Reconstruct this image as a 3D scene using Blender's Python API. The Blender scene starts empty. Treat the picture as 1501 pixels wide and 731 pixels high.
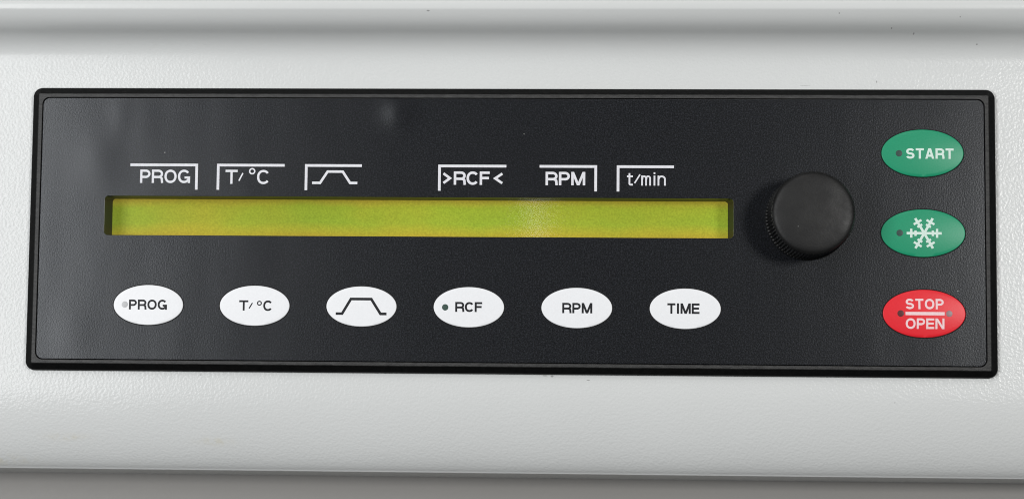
import bpy, bmesh, math, random
from mathutils import Vector, Matrix, Euler
import numpy as np

random.seed(7)
scene = bpy.context.scene
COL = scene.collection
MM = 0.001
LIFT = 0.22                      # height of the panel's centre above the bench, metres


def W(x, y, z):
    """panel millimetres (x right, y up, z out of the panel) -> world metres"""
    return Vector((x * MM, -z * MM, y * MM + LIFT))


AX = Matrix(((1, 0, 0), (0, 0, -1), (0, 1, 0)))          # panel axes -> world axes

# ------------------------------------------------------------------ camera
cam_d = bpy.data.cameras.new('camera')
cam = bpy.data.objects.new('camera', cam_d)
COL.objects.link(cam)
cam.location = W(26.29, -51.36, 550.48)
ra, rb, rc = (math.radians(v) for v in (4.7938, 2.5519, 0.5470))
Rl = Matrix.Rotation(rc, 3, 'Z') @ Matrix.Rotation(rb, 3, 'Y') @ Matrix.Rotation(ra, 3, 'X')
cam.rotation_euler = (AX @ Rl).to_euler()
cam_d.sensor_width = 36.0
cam_d.lens = 2800.0 / 1501.0 * 36.0
cam_d.clip_start = 0.01
cam_d.clip_end = 50.0
cam_d.dof.use_dof = True
cam_d.dof.focus_distance = 0.548
cam_d.dof.aperture_fstop = 9.0
scene.camera = cam

# ------------------------------------------------------------------ world and lamps (indoor studio light)
world = bpy.data.worlds.new('World')
scene.world = world
world.use_nodes = True
bg = world.node_tree.nodes['Background']
bg.inputs['Color'].default_value = (0.93, 0.97, 1.0, 1)
bg.inputs['Strength'].default_value = 0.065


def area_lamp(name, pos, target, sx, sy, power, color):
    d = bpy.data.lights.new(name, 'AREA')
    d.shape = 'RECTANGLE'
    d.size, d.size_y = sx, sy
    d.energy = power
    d.color = color
    o = bpy.data.objects.new(name, d)
    COL.objects.link(o)
    o.location = W(*pos)
    o.rotation_euler = (W(*target) - W(*pos)).to_track_quat('-Z', 'Y').to_euler()
    return o


area_lamp('lamp_right', (525, 85, 900), (60, 0, 0), 0.16, 0.16, 4.3, (1.0, 0.99, 0.97))
area_lamp('softbox_left', (-550, 40, 860), (-60, 0, 0), 0.34, 0.60, 6.9, (0.98, 0.99, 1.0))
area_lamp('tube_lamp', (-28, 112, 1100), (0, 0, 0), 0.010, 0.5, 0.085, (1.0, 1.0, 1.0))
area_lamp('overhead_fill', (0, 760, 820), (0, 0, 0), 1.0, 0.5, 3.3, (1.0, 0.99, 0.98))  # added fill from above, set high to keep its sheen off the faceplate

scene.view_settings.view_transform = 'Standard'
scene.view_settings.look = 'None'
scene.view_settings.exposure = -0.12
scene.view_settings.gamma = 1.0
scene.view_settings.use_curve_mapping = False
scene.render.engine = 'CYCLES'
scene.cycles.use_denoising = True
scene.cycles.filter_width = 1.0


# ------------------------------------------------------------------ material helpers
class N:
    def __init__(self, name):
        self.m = bpy.data.materials.new(name)
        self.m.use_nodes = True
        self.t = self.m.node_tree
        self.b = self.t.nodes['Principled BSDF']

    def new(self, kind, **kw):
        n = self.t.nodes.new(kind)
        for k, v in kw.items():
            if k in n.inputs:
                n.inputs[k].default_value = v
            else:
                setattr(n, k, v)
        return n

    def link(self, a, b):
        self.t.links.new(a, b)

    def set(self, **kw):
        for k, v in kw.items():
            self.b.inputs[k.replace('_', ' ')].default_value = v

    def coord(self, scale=None):
        tc = self.new('ShaderNodeTexCoord')
        out = tc.outputs['Object']
        if scale:
            mp = self.new('ShaderNodeMapping')
            mp.inputs['Scale'].default_value = scale
            self.link(out, mp.inputs['Vector'])
            out = mp.outputs['Vector']
        return out

    def noise(self, vec, scale, detail=3.0, rough=0.5):
        n = self.new('ShaderNodeTexNoise')
        n.inputs['Scale'].default_value = scale
        n.inputs['Detail'].default_value = detail
        n.inputs['Roughness'].default_value = rough
        self.link(vec, n.inputs['Vector'])
        return n.outputs['Fac']

    def ramp(self, fac, stops):
        r = self.new('ShaderNodeValToRGB')
        e = r.color_ramp.elements
        while len(e) < len(stops):
            e.new(0.5)
        for k, (p, c) in enumerate(stops):
            e[k].position = p
            e[k].color = c if isinstance(c, tuple) else (c, c, c, 1)
        self.link(fac, r.inputs['Fac'])
        return r.outputs['Color']

    def math(self, op, a, b=None, c=None):
        n = self.new('ShaderNodeMath')
        n.operation = op
        for i, v in enumerate((a, b, c)):
            if v is None:
                continue
            if isinstance(v, (int, float)):
                n.inputs[i].default_value = v
            else:
                self.link(v, n.inputs[i])
        return n.outputs[0]

    def mix(self, fac, a, b, mode='MIX'):
        n = self.new('ShaderNodeMix')
        n.data_type = 'RGBA'
        n.blend_type = mode
        for sock, v in ((n.inputs[0], fac), (n.inputs[6], a), (n.inputs[7], b)):
            if isinstance(v, (int, float)):
                sock.default_value = v
            elif isinstance(v, tuple):
                sock.default_value = v
            else:
                self.link(v, sock)
        return n.outputs[2]

    def bump(self, h, strength, dist, prev=None):
        n = self.new('ShaderNodeBump')
        n.inputs['Strength'].default_value = strength
        n.inputs['Distance'].default_value = dist
        self.link(h, n.inputs['Height'])
        if prev is not None:
            self.link(prev, n.inputs['Normal'])
        return n.outputs['Normal']

    def spot(self, vec, cx, cz, rx, rz):
        """soft elliptical mask on the panel face, world metres"""
        s = self.new('ShaderNodeSeparateXYZ')
        self.link(vec, s.inputs[0])
        dx = self.math('DIVIDE', self.math('SUBTRACT', s.outputs[0], cx), rx)
        dz = self.math('DIVIDE', self.math('SUBTRACT', s.outputs[2], cz), rz)
        d2 = self.math('ADD', self.math('MULTIPLY', dx, dx), self.math('MULTIPLY', dz, dz))
        return self.math('POWER', 2.718, self.math('MULTIPLY', d2, -1.0))


def paint_material(name, color, grain, rough, stains=(), specks=True, marks=()):
    n = N(name)
    v = n.coord()
    big = n.noise(v, 14, 2)
    base = n.ramp(big, [(0.35, tuple(c * 0.975 for c in color) + (1,)), (0.7, tuple(color) + (1,))])
    brk = n.noise(v, 420, 4, 0.65)
    for (cx, cz, rx, rz, k) in stains:
        m = n.math('MULTIPLY', n.spot(v, cx * MM, cz * MM + LIFT, rx * MM, rz * MM),
                   n.ramp(brk, [(0.40, 0.0), (0.62, 1.0)]))
        base = n.mix(n.math('MULTIPLY', m, k), base, (0.55, 0.48, 0.28, 1))
    for (cx, cz, rx, rz) in marks:                     # single dirt specks and nicks
        m = n.math('GREATER_THAN', n.spot(v, cx * MM, cz * MM + LIFT, rx * MM, rz * MM), 0.4)
        base = n.mix(n.math('MULTIPLY', m, 0.5), base, (0.06, 0.055, 0.05, 1))
    if specks:
        vo = n.new('ShaderNodeTexVoronoi')
        vo.inputs['Scale'].default_value = 95
        n.link(v, vo.inputs['Vector'])
        pick = n.new('ShaderNodeSeparateColor')
        n.link(vo.outputs['Color'], pick.inputs[0])
        sp = n.math('MULTIPLY', n.math('LESS_THAN', vo.outputs['Distance'], 0.026),
                    n.math('GREATER_THAN', pick.outputs[0], 0.955))
        base = n.mix(n.math('MULTIPLY', sp, 0.75), base, (0.05, 0.045, 0.04, 1))
    n.link(base, n.b.inputs['Base Color'])
    g1 = n.noise(v, 1200, 2.5, 0.5)
    vo2 = n.new('ShaderNodeTexVoronoi')
    vo2.feature = 'SMOOTH_F1'
    vo2.inputs['Scale'].default_value = 1500
    n.link(v, vo2.inputs['Vector'])
    h = n.math('ADD', n.math('MULTIPLY', g1, 1.0), n.math('MULTIPLY', vo2.outputs['Distance'], -0.35))
    sp_ = n.new('ShaderNodeSeparateXYZ')
    n.link(v, sp_.inputs[0])
    sm_ = n.new('ShaderNodeMapRange')          # the moulded grip lip is smoother than the face
    sm_.inputs['From Min'].default_value = LIFT + 0.046
    sm_.inputs['From Max'].default_value = LIFT + 0.052
    sm_.inputs['To Min'].default_value = 1.0
    sm_.inputs['To Max'].default_value = 0.18
    n.link(sp_.outputs[2], sm_.inputs['Value'])
    h = n.math('MULTIPLY', h, sm_.outputs[0])
    nb = n.bump(h, grain, 0.0009)
    nb = n.bump(n.noise(v, 60, 2), 0.05, 0.002, nb)
    n.link(nb, n.b.inputs['Normal'])
    n.b.inputs['Specular IOR Level'].default_value = 0.30
    n.link(n.math('MULTIPLY_ADD', brk, 0.12, rough - 0.06), n.b.inputs['Roughness'])
    return n.m


M = {}
M['paint'] = paint_material('off_white_textured_paint', (0.655, 0.668, 0.662), 0.14, 0.25,
                            stains=((-128.5, -60.6, 5.5, 0.9, 0.30), (-85, -61.6, 4.5, 1.1, 0.30),
                                    (-147, -67.5, 8, 1.5, 0.25)),
                            marks=((109.5, 57.8, .22, .22), (116.2, 56.8, .24, .24), (134.8, 54.4, .28, .18), (94.2, 61.3, .2, .2), (-22.8, 61.9, .45, .2),
                                   (106.4, 43.8, .16, .35), (85.8, 42.7, 1.6, .07), (13.2, -41.85, .45, .28), (11.2, -41.7, .8, .15), (23.6, -42.9, .5, .12),
                                   (-88.7, -42.3, .3, .14), (111.0, -48.5, .16, .16), (128.3, 60.4, .18, .18)))
M['lower_paint_shaded'] = paint_material('shaded_grey_lower_paint', (0.275, 0.267, 0.254), 0.06, 0.5, specks=False)  # grey darkened to carry the shade under the rolled edge
M['lid_paint'] = paint_material('lid_paint', (0.66, 0.66, 0.65), 0.12, 0.4, specks=False)


def dust(n, v, base, scale, amount, col=(0.45, 0.45, 0.44, 1)):
    vo = n.new('ShaderNodeTexVoronoi')
    vo.inputs['Scale'].default_value = scale
    n.link(v, vo.inputs['Vector'])
    pick = n.new('ShaderNodeSeparateColor')
    n.link(vo.outputs['Color'], pick.inputs[0])
    sp = n.math('MULTIPLY', n.math('LESS_THAN', vo.outputs['Distance'], 0.03),
                n.math('GREATER_THAN', pick.outputs[0], 1.0 - amount))
    return n.mix(n.math('MULTIPLY', sp, 0.8), base, col)


# anthracite foil of the faceplate, slightly wavy, with one bubble under the foil
n = N('anthracite_foil')
v = n.coord()
fine = n.noise(v, 2350, 1, 0.6)
base = n.ramp(fine, [(0.30, (0.0008, 0.0010, 0.0015, 1)), (0.50, (0.0044, 0.0050, 0.0068, 1)), (0.72, (0.019, 0.0205, 0.0255, 1))])
base = dust(n, v, base, 210, 0.03)
n.link(base, n.b.inputs['Base Color'])
n.set(Roughness=0.29)
n.b.inputs['Specular IOR Level'].default_value = 0.37
n.b.inputs['Specular Tint'].default_value = (0.94, 0.97, 1.0, 1)
nb = n.bump(fine, 0.075, 0.0004)
wav = n.noise(n.coord((1.0, 1.0, 0.35)), 55, 1.5)
nb = n.bump(wav, 0.13, 0.0012, nb)
for (cx, cz, rx, rz, hgt) in ((-113.5, 33.0, 3.2, 6.0, 0.00006), (-106.0, 31.0, 4.0, 8.0, 0.00005), (-120, 20, 6, 9, 0.00012), (-126, -30, 6, 7, 0.00007)):
    nb = n.bump(n.spot(v, cx * MM, cz * MM + LIFT, rx * MM, rz * MM), 1.0, hgt, nb)
bub = n.spot(v, -31.75 * MM, 34.0 * MM + LIFT, 4.4 * MM, 4.6 * MM)
nb = n.bump(bub, 1.0, 0.00040, nb)
n.link(nb, n.b.inputs['Normal'])
M['foil'] = n.m

n = N('black_bezel_plastic')
v = n.coord()
st = n.noise(n.coord((0.25, 1.0, 1.0)), 1500, 4, 0.7)
base = n.ramp(st, [(0.38, (0.008, 0.008, 0.008, 1)), (0.70, (0.034, 0.034, 0.033, 1))])
base = dust(n, v, base, 260, 0.02)
n.link(base, n.b.inputs['Base Color'])
n.set(Roughness=0.5)
n.link(n.bump(st, 0.45, 0.0004), n.b.inputs['Normal'])
M['bezel'] = n.m

n = N('smooth_black_bezel_side')
v = n.coord()
st = n.noise(v, 700, 3, 0.6)
n.link(n.ramp(st, [(0.35, (0.003, 0.0032, 0.0032, 1)), (0.75, (0.006, 0.006, 0.006, 1))]), n.b.inputs['Base Color'])
n.set(Roughness=0.40)
n.b.inputs['Specular IOR Level'].default_value = 0.08
n.link(n.bump(st, 0.15, 0.0004), n.b.inputs['Normal'])
M['bezel_side'] = n.m

n = N('black_gap_shade')
n.set(Base_Color=(0.004, 0.004, 0.004, 1), Roughness=0.9)  # near-black colour standing in for shade in narrow gaps
M['gap'] = n.m

n = N('matte_black_knob_plastic')
v = n.coord()
f1 = n.noise(v, 1700, 3, 0.6)
sm = n.noise(v, 150, 5, 0.7)
base = n.ramp(sm, [(0.42, (0.0040, 0.0040, 0.0041, 1)), (0.74, (0.013, 0.013, 0.0127, 1))])
base = dust(n, v, base, 330, 0.06)
n.link(base, n.b.inputs['Base Color'])
n.link(n.ramp(sm, [(0.38, 0.53), (0.68, 0.43)]), n.b.inputs['Roughness'])
n.link(n.bump(f1, 0.10, 0.0004), n.b.inputs['Normal'])
n.b.inputs['Specular IOR Level'].default_value = 0.34
M['knob'] = n.m


def keycap(name, color, rough=0.38):
    n = N(name)
    v = n.coord()
    f = n.noise(v, 1900, 2, 0.6)
    c = n.ramp(f, [(0.3, tuple(x * 0.96 for x in color) + (1,)), (0.7, tuple(color) + (1,))])
    c = dust(n, v, c, 300, 0.01, (0.3, 0.3, 0.3, 1))
    n.link(c, n.b.inputs['Base Color'])
    n.set(Roughness=rough)
    n.b.inputs['Specular IOR Level'].default_value = 0.32
    n.link(n.bump(f, 0.05, 0.0003), n.b.inputs['Normal'])
    return n.m


M['key_white'] = keycap('white_key_foil', (0.86, 0.87, 0.89))
M['key_green'] = keycap('green_key_foil', (0.015, 0.295, 0.150))
M['key_red'] = keycap('red_key_foil', (0.78, 0.021, 0.033))


def plain(name, color, rough=0.5):
    n = N(name)
    n.set(Base_Color=tuple(color) + (1,), Roughness=rough)
    n.b.inputs['Specular IOR Level'].default_value = 0.25
    v = n.coord()
    f = n.noise(v, 1500, 2)
    n.link(n.ramp(f, [(0.3, tuple(x * 0.9 for x in color) + (1,)), (0.7, tuple(color) + (1,))]), n.b.inputs['Base Color'])
    return n.m


M['ink_white'] = plain('white_print', (0.76, 0.76, 0.80))
M['ink_mint'] = plain('mint_white_print', (0.68, 0.84, 0.76))
M['ink_pink'] = plain('pinkish_white_print', (0.90, 0.66, 0.68))
M['ink_black'] = plain('black_print', (0.009, 0.010, 0.013))
M['led_pale'] = plain('pale_grey_lens', (0.52, 0.53, 0.54), 0.3)
M['led_dark'] = plain('dark_green_grey_lens', (0.055, 0.095, 0.08), 0.3)
M['led_smoke'] = plain('smoke_lens', (0.05, 0.085, 0.075), 0.35)
M['led_brown'] = plain('brown_lens', (0.12, 0.035, 0.035), 0.35)
M['led_rose'] = plain('rose_grey_lens', (0.30, 0.20, 0.21), 0.35)
M['recess'] = plain('dark_recess_plastic', (0.016, 0.016, 0.015), 0.45)

# yellow-green display layer, unlit characters
n = N('yellow_green_display')
v = n.coord()
s = n.new('ShaderNodeSeparateXYZ')
n.link(v, s.inputs[0])
hz = n.math('DIVIDE', n.math('SUBTRACT', s.outputs[2], -2.05 * MM + LIFT), 11.4 * MM)     # 0 bottom, 1 top
wob = n.noise(n.coord((1, 1, 0.6)), 45, 2)
hh = n.math('ADD', hz, n.math('MULTIPLY_ADD', wob, 0.30, -0.15))
c = n.ramp(hh, [(0.0, (0.44, 0.315, 0.034, 1)), (0.12, (0.38, 0.338, 0.030, 1)), (0.40, (0.262, 0.355, 0.030, 1)),
                (0.80, (0.280, 0.355, 0.028, 1)), (1.0, (0.40, 0.33, 0.036, 1))])
pat = n.noise(n.coord((0.6, 1, 1)), 45, 3)
c = n.mix(n.ramp(pat, [(0.45, 0.0), (0.75, 0.55)]), c, (0.40, 0.33, 0.03, 1))
pat2 = n.noise(n.coord((0.5, 1, 0.8)), 31, 2)
c = n.mix(1.0, c, n.ramp(pat2, [(0.35, 0.88), (0.7, 1.08)]), 'MULTIPLY')
gr = n.noise(v, 1900, 1, 0.7)
c = n.mix(1.0, c, n.ramp(gr, [(0.25, 0.84), (0.75, 1.12)]), 'MULTIPLY')
n.link(c, n.b.inputs['Base Color'])
n.link(c, n.b.inputs['Emission Color'])
n.b.inputs['Emission Strength'].default_value = 0.55
n.set(Roughness=0.35)
n.b.inputs['Specular IOR Level'].default_value = 0.08
M['lcd'] = n.m

# clear window in front of the display: reflects a little, passes the rest
n = N('clear_window')
n.t.nodes.remove(n.b)
out = n.t.nodes['Material Output']
tr = n.new('ShaderNodeBsdfTransparent')
tr.inputs['Color'].default_value = (0.96, 0.96, 0.95, 1)
gl = n.new('ShaderNodeBsdfGlossy')
gl.inputs['Roughness'].default_value = 0.07
fr = n.new('ShaderNodeFresnel')
fr.inputs['IOR'].default_value = 1.45
mx = n.new('ShaderNodeMixShader')
n.link(fr.outputs[0], mx.inputs[0])
n.link(tr.outputs[0], mx.inputs[1])
n.link(gl.outputs[0], mx.inputs[2])
n.link(mx.outputs[0], out.inputs['Surface'])
M['window'] = n.m


# ------------------------------------------------------------------ mesh helpers (panel millimetres in, world metres out)
def build(name, verts, faces, mat, parent=None, smooth=False, sharp=None):
    me = bpy.data.meshes.new(name)
    me.from_pydata([W(*p) for p in verts], [], faces)
    me.materials.append(M[mat])
    bm = bmesh.new()
    bm.from_mesh(me)
    bmesh.ops.recalc_face_normals(bm, faces=bm.faces) if sharp != 'keep' else None
    bm.to_mesh(me)
    bm.free()
    if smooth:
        for p in me.polygons:
            p.use_smooth = True
        if isinstance(sharp, (int, float)):
            me.set_sharp_from_angle(angle=math.radians(sharp))
    o = bpy.data.objects.new(name, me)
    COL.objects.link(o)
    if parent is not None:
        o.parent = parent
    return o


def thing(name, label, cat):
    o = bpy.data.objects.new(name, None)
    COL.objects.link(o)
    o.empty_display_size = 0.02
    o['label'] = label
    o['category'] = cat
    return o


def rrect(x0, x1, y0, y1, r, seg=8):
    """rounded rectangle, counter-clockwise, 4*(seg+1) points"""
    pts = []
    for cx, cy, a0 in ((x1 - r, y1 - r, 0), (x0 + r, y1 - r, 90), (x0 + r, y0 + r, 180), (x1 - r, y0 + r, 270)):
        for k in range(seg + 1):
            a = math.radians(a0 + 90 * k / seg)
            pts.append((cx + r * math.cos(a), cy + r * math.sin(a)))
    return pts


def loft(rings, cap0=False, cap1=False, closed=True):
    """rings of equal length, each a list of (x,y,z)"""
    verts, faces = [], []
    m = len(rings[0])
    for rg in rings:
        verts += rg
    for i in range(len(rings) - 1):
        for k in range(m if closed else m - 1):
            a, b = i * m + k, i * m + (k + 1) % m
            faces.append((a, b, b + m, a + m))
    if cap0:
        faces.append(tuple(range(m))[::-1])
    if cap1:
        faces.append(tuple((len(rings) - 1) * m + k for k in range(m)))
    return verts, faces


# ------------------------------------------------------------------ the housing round the panel
housing = thing('machine_housing', 'off white textured plastic housing that surrounds the black control panel', 'housing')
housing.location = (0, 0, 0)

prof = [(-72.5, -34.0), (-71.6, -24.0), (-70.6, -14.0), (-70.15, -10.2)]
# rolled lower edge
for k in range(7):
    a = math.radians(-90 + 62 * k / 6)
    prof.append((-69.3 + 0.8 * math.sin(a), -9.6 + 0.8 * math.cos(a)))
P0, P1 = Vector(prof[-1]), Vector((-45.5, 0.0))
T0 = Vector((0.47, 0.88)).normalized() * 15
T1 = Vector((1.0, 0.0)) * 30
for k in range(1, 25):
    t = k / 24
    h00, h10 = 2 * t**3 - 3 * t**2 + 1, t**3 - 2 * t**2 + t
    h01, h11 = -2 * t**3 + 3 * t**2, t**3 - t**2
    q = P0 * h00 + T0 * h10 + P1 * h01 + T1 * h11
    prof.append((q.x, q.y))
prof += [(-43.0, 0.0), (-36.0, 0.0), (0.0, 0.0), (36.0, 0.0), (43.0, 0.0), (47.5, 0.0)]
# cove that sweeps out to the grip lip
yy, zz = 47.5, 0.0
YP, YT = 57.1, 62.4
while yy < YT - 1e-6:
    if yy < YP:
        th = 74.0 * ((yy - 47.5) / (YP - 47.5)) ** 1.7
    else:
        th = 32.0 + 42.0 * ((YT - yy) / (YT - YP)) ** 1.9
    yy += (YT - 47.5) / 50
    zz += (YT - 47.5) / 50 * math.tan(math.radians(th))
    prof.append((yy, zz))
yl, zl = prof[-1]
prof += [(yl + 0.15, zl + 0.04), (yl + 0.4, zl + 0.08), (yl + 2.2, zl + 0.40), (yl + 2.45, zl + 0.2), (yl + 2.55, zl - 0.2), (yl + 2.55, -14.0)]
xs = [-230, -180, -134, -60, 20, 80, 134, 180, 230]
verts = [(x, y, z) for (y, z) in prof for x in xs]
faces = []
nx = len(xs)
for i in range(len(prof) - 1):
    for k in range(nx - 1):
        ym = (prof[i][0] + prof[i + 1][0]) / 2
        xm = (xs[k] + xs[k + 1]) / 2
        if abs(ym) < 36 and abs(xm) < 134:
            continue                                   # cut-out behind the control panel
        a = i * nx + k
        faces.append((a, a + 1, a + 1 + nx, a + nx))
build('front_fascia', verts, faces, 'paint', housing, smooth=True, sharp='keep')

# lower body, set back under the rolled edge
lp = [(-230.0, -30.0), (-215.0, -27.0), (-150.0, -27.0), (-110.0, -27.5), (-80.0, -28.5), (-66.0, -29.0)]
verts = [(x, y, z) for (y, z) in lp for x in xs]
faces = [(i * nx + k, i * nx + k + 1, (i + 1) * nx + k + 1, (i + 1) * nx + k) for i in range(len(lp) - 1) for k in range(nx - 1)]
build('lower_body', verts, faces, 'lower_paint_shaded', housing, smooth=True, sharp='keep')
# lid resting above the grip lip
lp = [(yl + 3.5, -13.0), (yl + 3.5, 3.0), (yl + 3.9, 4.0), (yl + 5.0, 4.6), (yl + 30, 2.0), (yl + 60, -8.0)]
verts = [(x, y, z) for (y, z) in lp for x in xs]
faces = [(i * nx + k, i * nx + k + 1, (i + 1) * nx + k + 1, (i + 1) * nx + k) for i in range(len(lp) - 1) for k in range(nx - 1)]
build('lid', verts, faces, 'lid_paint', housing, smooth=True, sharp='keep')

# ------------------------------------------------------------------ the control panel
panel = thing('control_panel', 'black rectangular control panel with green display strip, oval buttons and round knob', 'control panel')
panel.location = (0, 0, 0)
ZF = 3.0                                               # front of the faceplate
HX, HY = 140.0, 41.43
SEG = 8
rings = [
    [(x, y, -0.05) for x, y in rrect(-HX, HX, -HY, HY, 2.7, SEG)],
    [(x, y, 0.9) for x, y in rrect(-HX + 0.05, HX - 0.05, -HY + 0.05, HY - 0.05, 2.65, SEG)],
    [(x, y, 1.5) for x, y in rrect(-HX + 0.3, HX - 0.3, -HY + 0.3, HY - 0.3, 2.4, SEG)],
    [(x, y, 3.1) for x, y in rrect(-137.75, 137.75, -39.4, 39.4, 0.45, SEG)],
    [(x, y, 3.22) for x, y in rrect(-137.55, 137.55, -39.2, 39.2, 0.35, SEG)],
    [(x, y, 3.22) for x, y in rrect(-136.66, 136.66, -38.36, 38.36, 2.2, SEG)],
    [(x, y, 3.12) for x, y in rrect(-136.58, 136.58, -38.28, 38.28, 2.15, SEG)],
    [(x, y, 1.6) for x, y in rrect(-136.56, 136.56, -38.26, 38.26, 2.15, SEG)],
]
v_, f_ = loft(rings)
bez = build('bezel', v_, f_, 'bezel', panel)
bez.data.materials.append(M['bezel_side'])
for p in bez.data.polygons:
    if p.index < 3 * 4 * (SEG + 1):
        p.material_index = 1

# window opening of the display
WX0, WX1, WY0, WY1 = -117.4, 64.95, -2.05, 9.32
FX, FY = 136.38, 38.10
outer = lambda z, i=0.0: [(x, y, z) for x, y in rrect(-FX + i, FX - i, -FY + i, FY - i, 2.0 - i, SEG)]
inner = lambda z, i=0.0: [(x, y, z) for x, y in rrect(WX0 - i, WX1 + i, WY0 - i, WY1 + i, 1.1 + i, SEG)]
v_, f_ = loft([outer(1.7), outer(ZF - 0.10), outer(ZF - 0.03, 0.03), outer(ZF, 0.12), inner(ZF, 0.10), inner(ZF - 0.04, 0.02), inner(ZF - 0.45)])
face = build('faceplate', v_, f_, 'foil', panel)
# black backing frame that paints the shade in the faceplate gap
v_, f_ = loft([[(x, y, 1.65) for x, y in rrect(-136.9, 136.9, -38.6, 38.6, 2.2, SEG)],
               [(x, y, 1.65) for x, y in rrect(-134, 134, -36, 36, 2.0, SEG)]])
build('gap_shade_frame', v_, f_, 'gap', panel)

# display: screen layer deep in a dark well with a clear window in front
ZL = -5.4
screen = build('display', [(-120, -4, ZL), (67, -4, ZL), (67, 11, ZL), (-120, 11, ZL)], [(0, 1, 2, 3)], 'lcd', panel)
well = lambda z, l, r: [(x, y, z) for x, y in rrect(WX0 - 0.05 + l, WX1 + 0.05 - r, WY0 - 0.05, WY1 + 0.05, 0.9, SEG)]
v_, f_ = loft([well(ZF - 0.46, 0, 0), well(0.0, 0.02, 0.1), well(ZL + 0.02, 0.25, 1.1)])
build('display_well', v_, f_, 'recess', screen, smooth=True, sharp=50)
v_, f_ = loft([[(x, y, ZF - 0.42) for x, y in rrect(WX0 - 0.02, WX1 + 0.02, WY0 - 0.02, WY1 + 0.02, 1.05, SEG)]], cap1=True)
build('window_pane', v_, f_, 'window', screen)


# ------------------------------------------------------------------ lettering drawn as strokes
def arc(cx, cy, rx, ry, a0, a1, n=18, p=2.0):
    out = []
    for k in range(n + 1):
        a = math.radians(a0 + (a1 - a0) * k / n)
        c, s_ = math.cos(a), math.sin(a)
        out.append((cx + rx * math.copysign(abs(c) ** (2 / p), c), cy + ry * math.copysign(abs(s_) ** (2 / p), s_)))
    return out


def ribbon(pts, s, closed=False):
    """constant-width band along a polyline with mitred joins -> list of quads"""
    q = [Vector(p) for p in pts]
    nn = len(q)
    L, R = [], []
    for i in range(nn):
        if closed:
            d0, d1 = (q[i] - q[i - 1]).normalized(), (q[(i + 1) % nn] - q[i]).normalized()
        else:
            d0 = (q[i] - q[i - 1]).normalized() if i else (q[1] - q[0]).normalized()
            d1 = (q[i + 1] - q[i]).normalized() if i < nn - 1 else d0
        t = (d0 + d1).normalized()
        nrm = Vector((-t.y, t.x))
        k = max(0.35, nrm.dot(Vector((-d0.y, d0.x))))
        w = s / 2 / k
        L.append(q[i] + nrm * w)
        R.append(q[i] - nrm * w)
    quads = []
    for i in range(nn if closed else nn - 1):
        j = (i + 1) % nn
        quads.append((L[i], R[i], R[j], L[j]))
    return quads


def slant(x0, y0, x1, y1, s):
    """diagonal stroke with level-cut ends"""
    ln = math.hypot(x1 - x0, y1 - y0)
    w = s * ln / abs(y1 - y0) / 2
    return [(Vector((x0 - w, y0)), Vector((x0 + w, y0)), Vector((x1 + w, y1)), Vector((x1 - w, y1)))]


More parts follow.
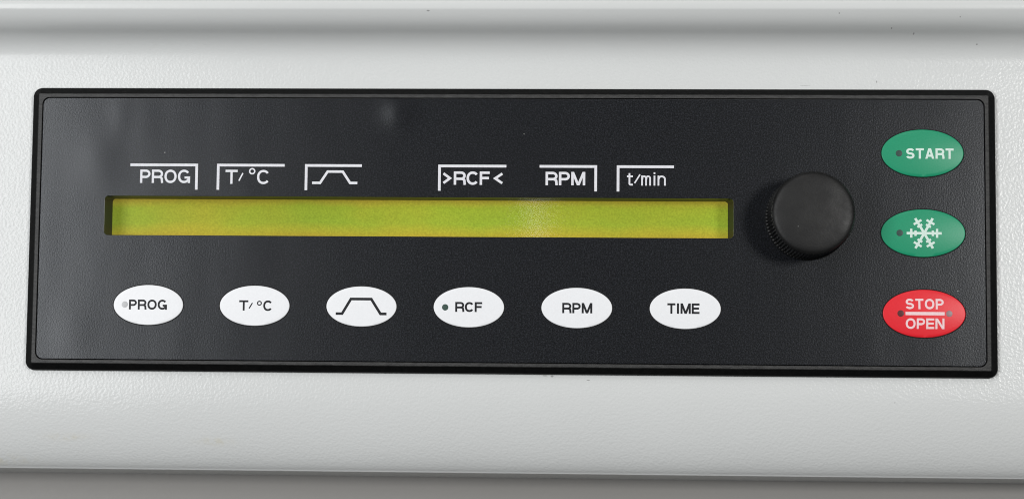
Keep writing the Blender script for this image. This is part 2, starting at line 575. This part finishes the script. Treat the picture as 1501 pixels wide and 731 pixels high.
def glyph(ch, Wd, H, s):
    """strokes of one character in a box Wd x H (mm), each stroke a list of quads"""
    h = s / 2
    rb = lambda pts, closed=False: ribbon(pts, s, closed)
    if ch == 'I':
        return [rb([(Wd / 2, 0), (Wd / 2, H)])]
    if ch == 'T':
        return [rb([(0, H - h), (Wd, H - h)]), rb([(Wd / 2, 0), (Wd / 2, H - s)])]
    if ch in 'FE':
        out = [rb([(h, 0), (h, H)]), rb([(s, H - h), (Wd, H - h)]), rb([(s, H * .51), (Wd * .93, H * .51)])]
        if ch == 'E':
            out.append(rb([(s, h), (Wd, h)]))
        return out
    if ch in 'PR':
        lo = H * .45
        ry = (H - h - lo) / 2
        rx = min(ry * 1.15, Wd * .45)
        bowl = [(s, H - h), (Wd - h - rx, H - h)] + arc(Wd - h - rx, lo + ry, rx, ry, 90, -90, 16)[1:] + [(s, lo)]
        out = [rb([(h, 0), (h, H)]), rb(bowl)]
        if ch == 'R':
            leg = [(Wd * .52, lo)] + arc(Wd * .60, lo - H * .15, Wd * .40 - h - .02, H * .15, 88, 4, 8) + [(Wd - h * .7, 0)]
            out.append(rb(leg))
        return out
    if ch == 'O':
        return [ribbon(arc(Wd / 2, H / 2, Wd / 2 - h, H / 2 - h, 0, 360, 40, 2.15)[:-1], s, True)]
    if ch == 'C':
        return [rb(arc(Wd / 2, H / 2, Wd / 2 - h, H / 2 - h, 38, 322, 36, 2.15))]
    if ch == 'G':
        a = arc(Wd / 2, H / 2, Wd / 2 - h, H / 2 - h, 38, 335, 36, 2.15)
        return [rb(a), rb([(Wd - h, 0), (Wd - h, H * .5)]), rb([(Wd * .54, H * .5 - h), (Wd - s, H * .5 - h)])]
    if ch == 'S':
        ry = (H / 2 - h) / 2
        rx = Wd / 2 - h
        up = arc(Wd / 2, H - h - ry, rx * .95, ry, 18, 265, 24, 2.2)
        dn = arc(Wd / 2, h + ry, rx, ry, 85, -165, 24, 2.2)
        return [rb(up + dn)]
    if ch == 'A':
        w = s * .55
        return [slant(w, 0, Wd / 2 - h * .2, H, s) + [], slant(Wd - w, 0, Wd / 2 + h * .2, H, s),
                rb([(Wd * .24, H * .29), (Wd * .76, H * .29)])]
    if ch == 'N':
        return [rb([(h, 0), (h, H)]), rb([(Wd - h, 0), (Wd - h, H)]), slant(h * 1.15, H, Wd - h * 1.15, 0, s)]
    if ch == 'M':
        return [rb([(h, 0), (h, H)]), rb([(Wd - h, 0), (Wd - h, H)]), slant(h * 1.15, H, Wd / 2, 0, s), slant(Wd - h * 1.15, H, Wd / 2, 0, s)]
    if ch == '/':
        return [rb([(h * .6, H * .22), (Wd - h * .6, H * .78)])]
    if ch == 'o':                                    # degree ring
        r = Wd / 2 - h * .85
        return [ribbon(arc(Wd / 2, H - Wd / 2 + s * .25, r, r, 0, 360, 24)[:-1], s * .85, True)]
    if ch == '>':
        return [rb([(h, H * .82), (Wd - s * .6, H * .5), (h, H * .18)])]
    if ch == '<':
        return [rb([(Wd - h, H * .82), (s * .6, H * .5), (Wd - h, H * .18)])]
    X = H * .755                                     # lower-case height
    if ch == 't':
        return [rb([(Wd * .42, H * .93), (Wd * .42, h + .35)] + arc(Wd * .42 + .35, h + .35, .35, .35, 180, 270, 6)[1:] + [(Wd, h)]),
                rb([(0, X - h), (Wd, X - h)])]
    if ch == 'i':
        return [rb([(Wd / 2, 0), (Wd / 2, X)]), rb([(Wd / 2, H - s * 1.05), (Wd / 2, H)])]
    if ch in 'nm':
        out = [rb([(h, 0), (h, X)])]
        k = 1 if ch == 'n' else 2
        stepx = (Wd - s) / k
        for i in range(k):
            x0 = h + stepx * i
            r = stepx / 2
            out.append(rb([(x0 + h * .4, X * .62)] + arc(x0 + r, X - h - min(r, .75), r, min(r, .75), 150, 0, 12) + [(x0 + stepx, 0)]))
        return out
    return []


WIDTH = {'P': .66, 'R': .72, 'O': .78, 'G': .78, 'T': .66, 'C': .74, 'F': .60, 'E': .64, 'I': .26, 'M': .84, 'N': .72,
         'S': .68, 'A': .74, '/': .42, 'o': .46, '>': .66, '<': .66, 't': .40, 'm': .82, 'i': .2, 'n': .58, ' ': .2}


def put_strokes(name, strokes, mat, parent, z, dome=None):
    """one flat print object; strokes stacked by a few micrometres so none coincide"""
    verts, faces = [], []
    lay = 0.0
    for quads in strokes:
        cache = {}
        for q in quads:
            a, b, c, d = q
            ln = max((d - a).length, (c - b).length)
            nsub = max(1, int(ln / 0.9))
            for k in range(nsub):
                t0, t1 = k / nsub, (k + 1) / nsub
                idx = []
                for p in (a.lerp(d, t0), b.lerp(c, t0), b.lerp(c, t1), a.lerp(d, t1)):
                    key = (round(p.x, 4), round(p.y, 4))
                    if key not in cache:
                        zz = (dome(p.x, p.y) if dome else 0.0) + z + lay
                        cache[key] = len(verts)
                        verts.append((p.x, p.y, zz))
                    idx.append(cache[key])
                if len(set(idx)) == 4:
                    faces.append(tuple(idx))
        lay += 0.003
    return flat(name, verts, faces, mat, parent)


def flat(name, verts, faces, mat, parent):
    fixed = []
    for f in faces:
        ar = 0
        for i in range(len(f)):
            x0, y0 = verts[f[i]][:2]
            x1, y1 = verts[f[(i + 1) % len(f)]][:2]
            ar += x0 * y1 - x1 * y0
        fixed.append(f if ar > 0 else f[::-1])
    return build(name, verts, fixed, mat, parent, sharp='keep')


def shift(strokes, dx, dy):
    d = Vector((dx, dy))
    return [[tuple(p + d for p in q) for q in st] for st in strokes]


def word(text, x0, x1, y0, H, s, gap=.09):
    """characters set between x0 and x1 on baseline y0"""
    nat = sum(WIDTH[c] for c in text) + gap * (len(text) - 1)
    k = (x1 - x0) / nat
    out, x = [], x0
    for c in text:
        out += shift(glyph(c, WIDTH[c] * k, H, s), x, y0)
        x += (WIDTH[c] + gap) * k
    return out


def char(c, x0, x1, y0, H, s):
    return shift(glyph(c, x1 - x0, H, s), x0, y0)


def bar(x0, x1, y0, y1):
    return [[(Vector((x0, y0)), Vector((x0, y1)), Vector((x1, y1)), Vector((x1, y0)))]]


# printing above the display
ZP = ZF + 0.025
S1 = 0.66
YB = 13.05


def bracket(x0, x1, side):
    t = 0.78
    top = 18.85
    if side == 'r':
        pts = [(x0, top - t / 2), (x1 - t / 2, top - t / 2), (x1 - t / 2, 11.25)]
    else:
        pts = [(x1, top - t / 2), (x0 + t / 2, top - t / 2), (x0 + t / 2, 11.25)]
    put_strokes('bracket_line', [ribbon(pts, t)], 'ink_white', face, ZP)


for x0, x1, sd in ((-110.16, -90.25, 'r'), (-84.7, -64.9, 'l'), (-58.95, -42.35, 'l'), (-20.15, -0.4, 'l'), (9.2, 25.8, 'r'), (31.45, 47.9, 'l')):
    bracket(x0, x1, sd)
put_strokes('lettering', word('PROG', -107.2, -92.5, 13.15, 3.92, S1), 'ink_white', face, ZP)
put_strokes('lettering', char('T', -82.15, -78.6, 13.0, 4.1, S1) + [ribbon([(-78.2, 13.9), (-77.05, 16.15)], .42)]
            + [ribbon(arc(-74.35, 16.7, .74, .74, 0, 360, 24)[:-1], .42, True)] + char('C', -72.9, -69.15, 12.95, 4.15, S1), 'ink_white', face, ZP)
put_strokes('ramp_symbol', [ribbon([(-56.8, 13.4), (-54.45, 13.4), (-52.3, 16.7), (-47.9, 16.7), (-45.7, 13.4), (-43.6, 13.4)], .72)], 'ink_white', face, ZP)
put_strokes('lettering', [ribbon([(-18.6, 16.3), (-16.7, 14.9), (-18.6, 13.5)], .72), ribbon([(-1.55, 16.3), (-3.6, 14.9), (-1.55, 13.5)], .72)]
            + word('RCF', -15.6, -5.2, 13.0, 3.9, .72, .05), 'ink_white', face, ZP)
put_strokes('lettering', word('RPM', 10.95, 22.4, 13.0, 3.88, .72, .08), 'ink_white', face, ZP)
put_strokes('lettering', char('t', 34.4, 36.1, 13.0, 3.85, .5) + [ribbon([(36.6, 13.7), (38.15, 16.2)], .42)]
            + char('m', 38.5, 41.3, 13.0, 3.85, .48) + char('i', 42.0, 42.6, 13.0, 3.85, .5) + char('n', 43.2, 45.55, 13.0, 3.85, .5), 'ink_white', face, ZP)


# ------------------------------------------------------------------ oval push buttons
def button(cx, cy, rx, ry, mat, rise, dome_h, label):
    NS = 64
    ring = lambda k, z: [(cx + rx * k * math.cos(2 * math.pi * i / NS), cy + ry * k * math.sin(2 * math.pi * i / NS), z) for i in range(NS)]
    inset = lambda d, z: [(cx + (rx - d) * math.cos(2 * math.pi * i / NS), cy + (ry - d) * math.sin(2 * math.pi * i / NS), z) for i in range(NS)]
    zt = ZF + rise
    rings = [inset(0, ZF - 0.2), inset(0, zt - 0.16), inset(0.05, zt - 0.07), inset(0.14, zt - 0.015)]
    kk = (rx - 0.26) / rx
    dz = lambda k: dome_h * (1 - k * k)
    ks = [kk * (1 - j / 9) for j in range(9)]
    rings += [ring(k, zt + dz(k) - dz(kk)) for k in ks]
    v_, f_ = loft(rings)
    cidx = len(v_)
    v_.append((cx, cy, zt + dome_h - dz(kk)))
    b0 = (len(rings) - 1) * NS
    f_ += [(b0 + i, b0 + (i + 1) % NS, cidx) for i in range(NS)]
    o = build('push_button', v_, f_, mat, panel, smooth=True, sharp=40)
    o['label'] = label
    zf = lambda x, y: zt + dome_h * (1 - ((x - cx) / rx) ** 2 - ((y - cy) / ry) ** 2) - dz(kk)
    # narrow black ring on the foil, painting groove shade round the key
    v2, f2 = loft([inset(-0.27, ZF + 0.012), inset(0.02, ZF + 0.014)])
    build('key_shade_ring', v2, f2, 'gap', o)
    return o, zf


def lens(parent, x, y, r, mat, zf, z=0.03):
    NS = 24
    rings = []
    for k in (1.0, 0.9, 0.6, 0.3):
        rings.append([(x + r * k * math.cos(2 * math.pi * i / NS), y + r * k * math.sin(2 * math.pi * i / NS),
                       zf(x + r * k * math.cos(2 * math.pi * i / NS), y + r * k * math.sin(2 * math.pi * i / NS)) + z + 0.05 * (1 - k * k)) for i in range(NS)])
    v_, f_ = loft(rings, cap1=True)
    build('indicator_light', v_, f_, mat, parent, smooth=True)


BY = -22.35
RX, RY = 10.15, 5.8
SB = 0.56
ZI = 0.03
b, zf = button(-103.8, BY, RX, RY, 'key_white', 0.32, 0.10, 'white oval button reading PROG with a pale dot')
lens(b, -110.65, -22.25, .92, 'led_pale', zf)
put_strokes('lettering', word('PROG', -109.4, -98.3, -23.7, 2.9, SB), 'ink_black', b, ZI, zf)
b, zf = button(-72.8, BY, RX, RY, 'key_white', 0.32, 0.10, 'white oval button reading T/°C')
put_strokes('lettering', char('T', -77.25, -74.6, -23.78, 2.98, SB) + [ribbon([(-74.35, -23.15), (-73.4, -21.55)], .34)]
            + [ribbon(arc(-71.37, -21.62, .55, .55, 0, 360, 24)[:-1], .32, True)] + char('C', -70.25, -67.55, -23.85, 3.05, SB), 'ink_black', b, ZI, zf)
b, zf = button(-41.8, BY, RX, RY, 'key_white', 0.32, 0.10, 'white oval button with a trapezoid ramp symbol')
put_strokes('ramp_symbol', [ribbon([(-49.2, -24.45), (-47.35, -24.45), (-44.85, -20.22), (-38.95, -20.22), (-36.25, -24.45), (-34.5, -24.45)], .76)], 'ink_black', b, ZI, zf)
b, zf = button(-10.8, BY, RX, RY, 'key_white', 0.32, 0.10, 'white oval button reading RCF with a dark dot')
lens(b, -17.6, -22.42, .92, 'led_dark', zf)
put_strokes('lettering', word('RCF', -14.7, -6.95, -23.72, 2.86, .58, .05), 'ink_black', b, ZI, zf)
b, zf = button(20.2, BY, RX, RY, 'key_white', 0.32, 0.10, 'white oval button reading RPM')
put_strokes('lettering', word('RPM', 16.05, 24.65, -23.85, 2.95, .58, .08), 'ink_black', b, ZI, zf)
b, zf = button(51.2, BY, RX, RY, 'key_white', 0.32, 0.10, 'white oval button reading TIME')
put_strokes('lettering', word('TIME', 46.1, 55.25, -23.8, 3.0, .58, .08), 'ink_black', b, ZI, zf)

BX, BRX, BRY = 118.8, 11.65, 6.82
b, zf = button(BX, 22.6, BRX, BRY, 'key_green', 0.42, 0.55, 'green oval button reading START')
lens(b, 112.05, 22.5, .93, 'led_smoke', zf)
put_strokes('lettering', word('START', 114.05, 127.55, 20.95, 3.0, .62, .10), 'ink_mint', b, ZI, zf)
b, zf = button(BX, -0.33, BRX + .25, BRY, 'key_green', 0.42, 0.55, 'green oval button with a white snowflake')
lens(b, 112.1, -0.33, .93, 'led_smoke', zf)
st = []
for k in range(6):
    a = math.radians(60 * k)
    R2 = Matrix.Rotation(a, 2)
    cx, cy = 118.98, -0.40
    tr_ = lambda p: tuple(R2 @ Vector(p) + Vector((cx, cy)))
    st.append(ribbon([tr_((0.0 if k else -0.1, 0)), tr_((4.95, 0))], .72))
    st.append(ribbon([tr_((3.65, -1.28)), tr_((3.65, 1.28))], .66))
    st.append(ribbon([tr_((2.45, -.78)), tr_((2.45, .78))], .66))
put_strokes('snowflake_symbol', st, 'ink_mint', b, ZI, zf)
b, zf = button(BX + .1, -23.26, BRX, BRY, 'key_red', 0.42, 0.55, 'red oval button reading STOP OPEN')
lens(b, 112.2, -23.25, .93, 'led_brown', zf)
lens(b, 125.9, -23.25, .90, 'led_rose', zf)
put_strokes('lettering', word('STOP', 113.6, 124.35, -22.0, 2.95, .58, .11), 'ink_pink', b, ZI, zf)
put_strokes('lettering', word('OPEN', 113.6, 124.5, -27.6, 3.0, .58, .09), 'ink_pink', b, ZI, zf)
put_strokes('divider_line', bar(113.55, 124.55, -23.72, -22.80), 'ink_pink', b, ZI, zf)

# ------------------------------------------------------------------ rotary knob
KX, KY = 86.1, 3.85
NR = 78
PER = 6
NK = NR * PER


def kring(r, z, amp):
    out = []
    for i in range(NK):
        ph = (i % PER) / PER
        rr = r - amp * (0.5 + 0.5 * math.cos(2 * math.pi * ph)) ** 0.8
        a = 2 * math.pi * i / NK
        out.append((KX + rr * math.cos(a), KY + rr * math.sin(a), z))
    return out


rings = [kring(11.95, ZF + 0.25, 0), kring(12.15, ZF + 0.35, 0), kring(12.15, ZF + 0.9, 0), kring(12.08, ZF + 1.1, 0.02), kring(12.05, ZF + 1.25, 0.5),
         kring(11.85, ZF + 13.4, 0.5), kring(11.8, ZF + 13.8, 0.30), kring(11.62, ZF + 14.35, 0.06), kring(11.5, ZF + 14.55, 0)]
v_, f_ = loft(rings)
knob = build('control_knob', v_, f_, 'knob', panel, smooth=True, sharp=40)
knob['label'] = 'round black rotary knob with ribbed side'
cr = []
for r, z in ((11.52, 14.5), (11.40, 14.85), (11.12, 15.15), (10.7, 15.36), (10.1, 15.52), (9.3, 15.65), (8.2, 15.77), (6.0, 15.93), (3.5, 16.03), (1.2, 16.07)):
    cr.append([(KX + r * math.cos(2 * math.pi * i / 96), KY + r * math.sin(2 * math.pi * i / 96), ZF + z) for i in range(96)])
v_, f_ = loft(cr, cap1=True)
build('knob_cap', v_, f_, 'knob', knob, smooth=True)
v_, f_ = loft([[(KX + r * math.cos(2 * math.pi * i / 48), KY + r * math.sin(2 * math.pi * i / 48), z) for i in range(48)] for r, z in ((10.6, ZF - 0.3), (10.6, ZF + 0.6))])
build('knob_skirt', v_, f_, 'gap', knob, smooth=True)
